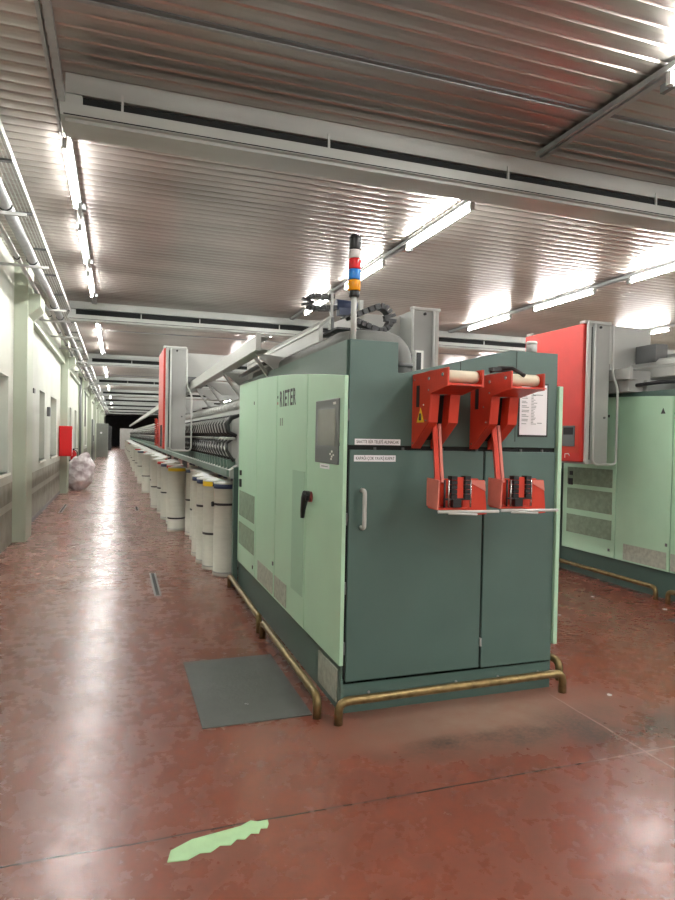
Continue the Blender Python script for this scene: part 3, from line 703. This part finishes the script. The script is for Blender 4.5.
bx('printed_heading', M['ink_red'], ps, 2.565, 2.6, FR - 0.0088, FR - 0.0079, 1.938, 1.946)

# ------------------------------------------------------------------ piecing robots riding the tracks
def robot(xf, y0, y1, s, label, panel, bpw=0.98, bpz=2.87, coil=False):
    """xf: x of the red face, s=+1 when the machine lies to its right"""
    R = thing('piecing_robot', (xf, y0, 1.36), label, 'machine robot')
    X = lambda d: xf + s * d
    def b(nm, mat, a, c, *r, bevel=0.0): return bx(nm, M[mat], R, min(X(a), X(c)), max(X(a), X(c)), *r, bevel=bevel)
    b('red_cover', 'red_dark', 0.0, 0.10, y0 + 0.05, y1, 1.39, 2.90, bevel=0.012)
    b('side_panel', 'grey', 0.045, 0.325, y0 + 0.01, y1 - 0.02, 1.37, 2.89, bevel=0.006)
    b('side_gap', 'slot', 0.075, 0.085, y0 + 0.004, y0 + 0.012, 1.42, 2.86)
    b('side_trim', 'grey_light', 0.03, 0.07, y0, y0 + 0.04, 1.37, 2.91, bevel=0.006)
    b('top_cap', 'grey_light', 0.03, 0.335, y0 - 0.005, y0 + 0.05, 2.89, 2.925, bevel=0.008)
    b('back_panel', 'grey_light', 0.335, bpw, y0 + 0.28, y0 + 0.30, 2.47, bpz)
    b('hanger', 'grey_dark', 0.325, 0.50, y0 + 0.2, y1 - 0.1, 2.40, 2.50)
    fp = rounded([(X(0.10), y0 - 0.02, 2.89), (X(0.10), y0 - 0.03, 1.37), (X(0.41), y0 - 0.03, 1.37), (X(0.41), y0 - 0.03, 2.2), (X(0.335), y0 - 0.03, 2.35), (X(0.335), y0 - 0.02, 2.89)], 0.06)
    MB().tube(fp, 0.013, 10).build('guard_frame', M['grey_light'], R)
    MB().lathe((X(0.19), y0 - 0.006, 2.86), [(0.014, 0), (0.014, 0.02)], 12, 1).build('bolt', M['black'], R)
    MB().lathe((X(0.27), y0 - 0.002, 1.88), [(0.012, 0), (0.012, 0.02)], 12, 1).build('bolt', M['grey_dark'], R)
    for yy in (y0 + 0.02, y1 - 0.12): b('top_bracket', 'grey_light', 0.0, 0.05, yy, yy + 0.1, 2.90, 2.93, bevel=0.01)
    if panel:
        c = b('control_recess', 'red', -0.004, 0.01, y0 + 0.08, y0 + 0.46, 1.49, 1.80)
        bx('control_pad', M['panel_grey'], c, min(X(-0.012), X(0)), max(X(-0.012), X(0)), y0 + 0.14, y0 + 0.34, 1.56, 1.79)
        bx('display', M['slot'], c, min(X(-0.014), X(0)), max(X(-0.014), X(0)), y0 + 0.16, y0 + 0.32, 1.69, 1.77)
        MB().tube([(X(-0.002), y0 + 0.30, 1.43), (X(-0.002), y0 + 0.30, 1.475), (X(-0.002), y0 + 0.24, 1.478), (X(-0.002), y0 + 0.22, 1.455)], 0.006, 6).build('white_marking', M['ink_white'], R)
    else: b('control_recess', 'slot', -0.004, 0.01, y0 + 0.2, y0 + 0.6, 1.42, 1.75)
    if coil:
        n = 90; MB().tube([(X(-0.03) + 0.028 * math.cos(q * 0.9), y1 - 0.05 + 0.028 * math.sin(q * 0.9), 1.42 + q * 0.005) for q in range(n)], 0.009, 6).build('coiled_hose', M['red'], R)
    return R
robot(0.645, 9.85, 11.0, 1, 'tall grey and red robot hung on the track above the cans, beside the left aisle', False, coil=True)
robot(4.775, 5.68, 6.78, 1, 'tall robot with a broad red cover on the right machine, left of its green doors', True, 1.16, 2.95)
robot(3.09, 5.8, 6.8, -1, 'grey robot side seen behind the grey duct, on the far side of the middle machine', False)

# ------------------------------------------------------------------ bumper pipes
def bumper(pts, label):
    h = 0.125
    a, c = Vector((pts[0][0], pts[0][1], 0)), Vector((pts[1][0], pts[1][1], 0)); up = Vector((0, 0, h))
    o = MB().tube(rounded([a, a + up, c + up, c], 0.06), 0.025, 14).build('bumper_pipe', M['brass'], at=tuple(a))
    return tag(o, label, 'bumper rail', 'bumper pipes on the floor')
bumper(((1.146, 6.75), (1.115, 5.12)), 'brass coloured bumper pipe along the left side, the far one by the cans')
bumper(((1.113, 4.97), (1.10, 3.46)), 'brass coloured bumper pipe along the left side, the near one beside the dark floor plate')
bumper(((1.19, 3.345), (2.72, 3.375)), 'brass coloured bumper pipe across the front below the dark doors')
bumper(((2.84, 3.56), (2.84, 5.1)), 'short visible end of bumper pipe behind the right front corner')
bumper(((5.27, 6.75), (5.265, 5.13)), 'thin bumper pipe below the vented door of the right machine')
bumper(((5.26, 4.97), (5.25, 3.5)), 'bumper pipe at the right edge of the picture, in front of the right machine')

# ------------------------------------------------------------------ sliver cans
def can_parts(dz=0.0):
    body = MB().lathe((0, 0, 0), [(0.143, 0.0), (0.147, 0.012), (0.147, 0.03), (0.142, 0.034), (0.142, 1.05), (0.147, 1.056), (0.147, 1.068), (0.138, 1.068), (0.137, 1.02), (0.0005, 1.018)], 22)
    return body
def can(col, belt, label, x, y, rot=0.0, patch=None, sl=True):
    t = thing('sliver_can', (0, 0, 0), label, 'fibre can', 'sliver cans beside the machine')
    can_parts().build('can_body', M['can'], t)
    if col: MB().lathe((0, 0, 1.0), [(0.1425, 0), (0.1455, 0.001), (0.1455, 0.052), (0.1425, 0.053)], 22).build('rim_band', M[col], t)['label'] = {'yellow': 'yellow', 'navy': 'navy', 'red_band': 'red'}[col] + ' rim band'
    if belt:
        MB().lathe((0, 0, belt), [(0.1425, 0), (0.1455, 0.001), (0.1455, 0.026), (0.1425, 0.027)], 22).build('belt', M['black'], t)
    if patch:
        pm = MB(); ring = [[pm.bm.verts.new((rr * math.cos(a), rr * math.sin(a), zz)) for a in [math.radians(178 + 6 * q) for q in range(13)]] for rr, zz in ((0.1425, 0.998), (0.1475, 0.999), (0.1475, 1.055), (0.1425, 1.056))]
        for A, B in zip(ring, ring[1:]):
            for q in range(12): pm.face([A[q], A[q + 1], B[q + 1], B[q]])
        pm.build('rim_patch', M[patch], t)
    MB().lathe((0, 0, 0.04), [(0.1425, 0), (0.1465, 0.001), (0.1465, 0.012), (0.1425, 0.013)], 22).build('foot_ring', M['steel'], t)
    if sl: MB().lathe((0, 0, 1.02), [(0.13, 0), (0.128, 0.035), (0.1, 0.055), (0.05, 0.066), (0.001, 0.07)], 18).build('coiled_sliver', M['sliver'], t)
    t.location = (x, y, 0); t.rotation_euler.z = rot
    return t
def mark(t, label, x, y, rot=0.0):
    t.location = (x, y, 0); t.rotation_euler.z = rot; t['label'] = label; return t
c0 = can('navy', 0.81, 'cream fibre can nearest the green headstock, navy rim band and a black belt with knob', 1.20, 7.38)
MB().lathe((-0.155, -0.03, 0.823), [(0.025, -0.02), (0.03, -0.01), (0.03, 0.006), (0.02, 0.012)], 12, 0).build('belt_knob', M['black'], c0)
can('navy', 0.42, 'second cream fibre can from the headstock, yellow patch on its navy rim', 1.13, 7.78, patch='yellow')
can('navy', 0.71, 'third cream fibre can from the headstock, navy rim and black belt near mid height', 1.10, 8.17)
can('navy', None, 'fourth cream fibre can from the headstock, with a small navy rim', 1.10, 8.68)
c5 = can('navy', 0.55, 'cream fibre can just right of the yellow rimmed one, navy rim and dark belt', 1.20, 10.55)
c6 = can('yellow', 0.21, 'cream fibre can with a wide yellow rim, standing out into the aisle', 0.955, 10.97)
c7 = can('red_band', None, 'cream fibre can with a red rim just left of the yellow rimmed one', 1.0, 11.9, sl=False)
can('navy', 0.5, 'cream fibre can with a dark rim mark, half hidden left of the yellow rimmed can', 0.94, 12.55)
nat = can(None, 0.45, 'plain cream fibre can with a black belt, standing beyond the yellow rimmed one', 0.86, 14.6)
red = can('red_band', 0.5, 'cream fibre can with a red rim, farther down the row', 0.98, 15.3)
far_protos = [nat, nat, red, nat, c5]
# second row, half under the machine
for k in range(16):
    y = 7.45 + 0.42 * k + random.uniform(-.04, .04)
    c = copy_tree(c5 if k % 3 else nat); mark(c, 'cream fibre can in the inner row under the edge of the machine', 1.56 + random.uniform(-.02, .02), y, random.random() * 6); c['group'] = 'inner row of fibre cans'
for y in (9.15, 9.6, 10.05):
    c = copy_tree(nat); mark(c, 'cream fibre can set back between the four near cans and the yellow rimmed one', 1.22 , y, 1.0); c['group'] = 'set back fibre cans'
y = 13.2; k = 0
while y < 60.5:
    if abs(y - 14.6) > 0.32 and abs(y - 15.3) > 0.32:
        c = copy_tree(far_protos[(k * 7) % 5]); out_ = -0.28 if k % 9 == 4 else (-0.12 if k % 4 == 1 else 0.0)
        mark(c, 'cream fibre can far down the long row beside the aisle', 1.08 + out_ + random.uniform(-.03, .03), y + random.uniform(-.03, .03), random.random() * 6)
        c['group'] = 'far fibre cans along the aisle'
    y += 0.40; k += 1

# ------------------------------------------------------------------ floor items
tag(bx('floor_plate', M['concrete_plate'], None, 0.46, 1.085, 3.5, 4.57, 0.0, 0.006), 'dark grey rectangular plate set in the red floor beside the near bumper pipe', 'floor plate')
tag(bx('floor_plate', M['concrete_plate'], None, 4.75, 5.2, 3.6, 4.5, 0.0, 0.006), 'dark grey floor plate cut off by the right picture edge', 'floor plate')
tp = [(0.197, 2.435), (0.215, 2.50), (0.30, 2.545), (0.40, 2.56), (0.50, 2.575), (0.545, 2.60), (0.57, 2.585), (0.615, 2.585), (0.612, 2.555), (0.60, 2.53), (0.575, 2.535), (0.56, 2.505), (0.53, 2.515), (0.50, 2.485), (0.47, 2.495), (0.44, 2.465), (0.40, 2.475), (0.36, 2.445), (0.32, 2.452), (0.27, 2.425), (0.23, 2.43)]
def tape_mat():
    m = paint('pale_green_tape', rgb(176, 214, 164), 0.5, var=0.07, scale=14, bump=0.2); return m
tag(MB().prism(tp, 2, 0.0, 0.003).build('floor_tape', tape_mat(), at=(0.4, 2.5, 0)), 'torn strip of pale green tape stuck on the red floor in the foreground', 'tape')
def drain(x, y, ln, label):
    t = thing('drain_slot', (x, y, 0), label, 'floor drain', 'slots in the floor')
    bx('slot_frame', M['steel'], t, x - 0.035, x + 0.035, y, y + ln, 0.0, 0.004); bx('slot', M['slot'], t, x - 0.016, x + 0.016, y + 0.02, y + ln - 0.02, 0.001, 0.0055)
drain(0.405, 6.55, 1.1, 'narrow dark slot with metal edges in the aisle floor, left of the near cans')
drain(0.42, 14.0, 0.8, 'small dark floor slot farther down the aisle')
drain(-1.06, 13.9, 1.6, 'dark floor slot close to the left wall')
for k, (x, y, s) in enumerate(((2.98, 3.25, .02), (3.05, 4.35, .022), (3.1, 4.42, .015), (0.75, 3.75, .018), (4.7, 5.4, .02), (3.9, 4.9, .016), (5.05, 4.8, .03))):
    mb = MB(); mb.prism([(x + s * math.cos(a) * random.uniform(.5, 1), y + s * math.sin(a) * random.uniform(.5, 1)) for a in (0, 1.2, 2.3, 3.4, 4.6, 5.5)], 2, 0.0, 0.006)
    spot = ['right of the front bumper pipe', 'right of the machine corner', 'behind the lint beside the machine corner', 'on the dark floor plate', 'in the right aisle near the vented door', 'in the middle of the right aisle', 'at the foot of the right machine'][k]
    tag(mb.build('cotton_scrap', M['sliver'], at=(x, y, 0)), 'tiny white cotton scrap ' + spot, 'lint')

# ------------------------------------------------------------------ along the left wall
# hose cabinet on the second pilaster
fb = thing('fire_hose_cabinet', (-1.09, 17.9, 1.0), 'red fire hose cabinet on the left wall above the plastic sack', 'fire cabinet')
bx('cabinet_body', M['fire_red'], fb, -1.41, -1.10, 17.90, 18.15, 1.0, 1.78, 0.008); bx('cabinet_door', M['fire_red'], fb, -1.40, -1.11, 17.885, 17.9, 1.015, 1.765, 0.004); bx('side_label', M['paper'], fb, -1.101, -1.096, 17.95, 18.1, 1.1, 1.7)
ex = thing('fire_extinguisher', (-1.2, 21.2, 0.62), 'red fire extinguisher on the wall between the red cabinet and the sack', 'fire extinguisher')
MB().lathe((-1.26, 21.3, 0.55), [(0.07, 0), (0.085, 0.02), (0.085, 0.42), (0.06, 0.49), (0.03, 0.52)], 18).build('cylinder', M['fire_red'], ex)
MB().lathe((-1.26, 21.3, 1.07), [(0.025, 0), (0.03, 0.04), (0.02, 0.06)], 12).box(-1.28, -1.14, 21.28, 21.32, 1.11, 1.13).build('valve', M['black'], ex)
MB().tube(rounded([(-1.24, 21.27, 1.09), (-1.15, 21.2, 1.05), (-1.15, 21.2, 0.8)], 0.06), 0.012, 8).build('hose', M['black'], ex)
bx('wall_bracket', M['grey_dark'], ex, -1.415, -1.34, 21.26, 21.34, 0.7, 0.78)
bx('side_label', M['paper'], ex, -1.19, -1.172, 21.2, 21.26, 0.68, 0.85)
# crumpled plastic sack
sk = bmesh.new(); bmesh.ops.create_icosphere(sk, subdivisions=5, radius=1.0)
rnd = random.Random(11)
cuts = [(Vector((rnd.uniform(-1, 1), rnd.uniform(-1, 1), rnd.uniform(-0.9, 0.9))).normalized(), rnd.uniform(0.72, 0.93)) for _ in range(46)]
fold = [(Vector((rnd.uniform(-1, 1), rnd.uniform(-1, 1), rnd.uniform(-1.6, 1.6))), rnd.uniform(3, 8), rnd.uniform(0, 6)) for _ in range(7)]
for v in sk.verts:
    p = v.co.copy(); q = p.copy()
    for nrm, d in cuts:                       # flat taut facets of film over the filling
        h = q.dot(nrm)
        if h > d: q -= nrm * (h - d) * 0.75
    q *= 1 + sum(abs(math.sin(f.dot(p) * k + e)) for f, k, e in fold) * 0.016
    t = min(1, max(0, (q.z + 1) / 2))
    w_ = 0.37 + 0.07 * math.sin(PI * min(1, t * 1.15)) - 0.06 * t
    x = math.copysign(abs(q.x) ** 0.75, q.x) * w_ + 0.15 * t - 0.10; yv = math.copysign(abs(q.y) ** 0.75, q.y) * 0.36
    z = 0.5 + math.copysign(abs(q.z) ** 0.62, q.z) * 0.5
    if t > 0.8:                               # gathered open mouth with two upright lobes
        z += (t - 0.8) * (0.4 * math.cos(p.x * 8 - 0.2) + 0.25 * math.sin(p.y * 9)) ; x += (t - 0.8) * 0.35 * math.sin(p.y * 11)
    v.co = Vector((x, yv, max(0.0, z)))
me = bpy.data.meshes.new('plastic_sack'); sk.to_mesh(me); sk.free(); me.materials.append(M['sack'])
o = bpy.data.objects.new('plastic_sack', me); COL.objects.link(o); o.location = (-0.95, 19.5, 0.0)
tag(o, 'big crumpled white plastic sack on the floor below the red fire cabinet', 'sack')
# electric cabinets
cb = thing('electric_cabinet', (-1.06, 46.5, 0), 'grey electric cabinet with a round white dial, standing far down the left wall', 'cabinet')
bx('cabinet_body', M['cabinet'], cb, -1.41, -0.58, 46.52, 47.3, 0, 2.3, 0.01); bx('cabinet_door', M['cabinet'], cb, -1.40, -0.60, 46.49, 46.52, 0.08, 2.25, 0.01)
MB().lathe((-1.02, 46.46, 1.66), [(0.07, 0), (0.07, 0.03)], 16, 1).build('dial', M['paper'], cb)
cw = thing('electric_cabinet', (-1.3, 36, 0), 'tall grey wall cabinet with dark handle, just left of the one with the dial', 'cabinet')
bx('cabinet_body', M['cabinet'], cw, -1.41, -1.2, 36.0, 39.5, 0.05, 2.35, 0.01); bx('cabinet_side', M['grey_dark'], cw, -1.41, -1.21, 35.98, 36.0, 0.05, 2.35); bx('handle', M['black'], cw, -1.21, -1.17, 37.0, 37.2, 1.2, 1.5)
for k, (y, z0, z1, dp) in enumerate(((11.75, 2.5, 2.72, 0.05), (12.05, 2.28, 2.36, 0.07))):
    tag(bx('wall_device', M['black'], None, WX - 0.002, WX + dp, y, y + 0.22, z0, z1, 0.006), ['small black box high on the cream wall behind the first pilaster', 'small dark fitting below the black box on the cream wall'][k], 'wall device', None)
tag(bx('wall_device', M['grey_dark'], None, WX - 0.002, WX + 0.06, 14.95, 15.2, 1.95, 2.15, 0.006), 'grey switch box on the cream wall between two windows', 'wall device')
# vertical pipes down the wall
for k, (y, r, top, bot) in enumerate(((19.05, 0.05, 3.72, 1.78), (26.0, 0.045, 3.72, 0.0), (30.2, 0.03, 3.72, 1.9), (34.6, 0.03, 3.72, 0.0), (11.05, 0.018, 3.4, 0.0))):
    o = MB().tube([(WX + 0.06 + r, y, bot), (WX + 0.06 + r, y, top)], r, 10).build('wall_pipe', M['grey_dark'] if k < 4 else M['pilaster'], at=(WX + 0.06, y, bot))
    tag(o, ['vertical grey pipe on the left wall rising above the red cabinet', 'vertical grey pipe on the left wall beyond the sack', 'short grey drop pipe on the far left wall', 'thin grey pipe beside the far wall cabinet', 'thin cream painted pipe beside the first pilaster'][k], 'pipe', 'vertical wall pipes')
# cable tray and long pipes hung below the ceiling
ct = thing('cable_tray', (-0.94, 3.0, 3.84), 'open steel cable tray running under the ceiling along the left wall', 'cable tray')
mb = MB(); mb.box(-0.855, -0.84, 3.0, 70, 3.84, 3.90); mb.box(-1.055, -1.04, 3.0, 70, 3.84, 3.90)
for xx in (-1.01, -0.975, -0.94, -0.905, -0.875): mb.box(xx - 0.004, xx + 0.004, 3.0, 70, 3.842, 3.85)
mb.build('side_rails', M['white_rail'], ct)
for k in range(24): bx('rung', M['grey_dark'], ct, -1.05, -0.845, 5.9 + k * 1.35, 5.95 + k * 1.35, 3.825, 3.842)
tag(MB().tube([(-1.0, 3.0, 3.70), (-1.0, 70, 3.70)], 0.055, 14).build('supply_pipe', M['steel'], at=(-1.0, 3, 3.7)), 'thick grey pipe running below the cable tray along the left wall', 'pipe')
tag(MB().tube([(-1.17, 3.0, 3.72), (-1.17, 70, 3.72)], 0.028, 10).build('conduit_pipe', M['grey_light'], at=(-1.17, 3, 3.72)), 'thin pale conduit between the thick pipe and the left wall', 'pipe')
br = None
for k in range(20):
    y = 6.6 + 2.0 * k
    if abs((y - 10.25) % 8.1) < 0.8: y += 0.9
    if br is None:
        br = thing('mounting_bracket', (WX, y, 3.6), '', 'bracket')
        MB().box(WX, -0.82, y, y + 0.03, 3.60, 3.63).build('strut', M['grey'], br)
        bx('wall_foot', M['grey_dark'], br, WX, WX + 0.02, y - 0.03, y + 0.07, 3.52, 3.72)
        MB().tube(arc((-1.0, y + 0.02, 3.70), 0.06, -PI, 0, 10, 'xz'), 0.008, 6).build('pipe_clamp', M['slot'], br)
        MB().tube(arc((-1.17, y + 0.02, 3.72), 0.033, -PI, 0, 8, 'xz'), 0.007, 6).build('pipe_clamp', M['slot'], br)
        c = br
    else:
        c = copy_tree(br); c.location = (WX, y, 3.6)
    if k < 4: c['label'] = 'steel bracket holding the pipes to the left wall, %s from the front' % ['nearest', 'second', 'third', 'fourth'][k]
    else: c['label'] = 'small steel pipe bracket far down the left wall'
    c['group'] = 'brackets under the pipes' if k < 4 else 'far brackets under the pipes'
# far end clutter
tag(bx('storage_box', M['grey_light'], None, 0.3, 1.6, 72.0, 73.0, 0.0, 2.2, 0.03), 'pale box shaped unit at the far end of the aisle', 'box')
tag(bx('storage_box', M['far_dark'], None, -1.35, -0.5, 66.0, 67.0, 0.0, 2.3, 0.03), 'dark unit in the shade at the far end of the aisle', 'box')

# ------------------------------------------------------------------ world, camera, exposure
w = bpy.data.worlds.new('world'); SC.world = w; w.use_nodes = True
w.node_tree.nodes['Background'].inputs['Color'].default_value = (0.9, 0.95, 1, 1); w.node_tree.nodes['Background'].inputs['Strength'].default_value = 0.05

F_, CX, CY = 640.0, 337.5, 450.0
dy = Vector((117 - CX, -(434 - CY), -F_)).normalized()
dxv = Vector((2147 - CX, -(473 - CY), -F_)).normalized(); dxv = (dxv - dy * dxv.dot(dy)).normalized()
dzv = dxv.cross(dy)
cd = bpy.data.cameras.new('camera'); cam = bpy.data.objects.new('camera', cd); COL.objects.link(cam)
cam.matrix_world = Matrix.Translation((0, 0, 1.6)) @ Matrix((dxv, dy, dzv)).to_4x4()
cd.sensor_fit = 'HORIZONTAL'; cd.sensor_width = 36.0; cd.lens = F_ / 675.0 * 36.0; cd.clip_start = 0.05; cd.clip_end = 300
SC.camera = cam
for o in bpy.data.objects:
    if '_o' in o: del o['_o']
SC.view_settings.view_transform = 'Standard'; SC.view_settings.look = 'None'; SC.view_settings.gamma = 1.0; SC.view_settings.use_curve_mapping = False
SC.view_settings.exposure = 1.8
SC.cycles.use_denoising = True
SC.cycles.max_bounces = 8; SC.cycles.diffuse_bounces = 5; SC.cycles.glossy_bounces = 4; SC.cycles.sample_clamp_indirect = 8.0
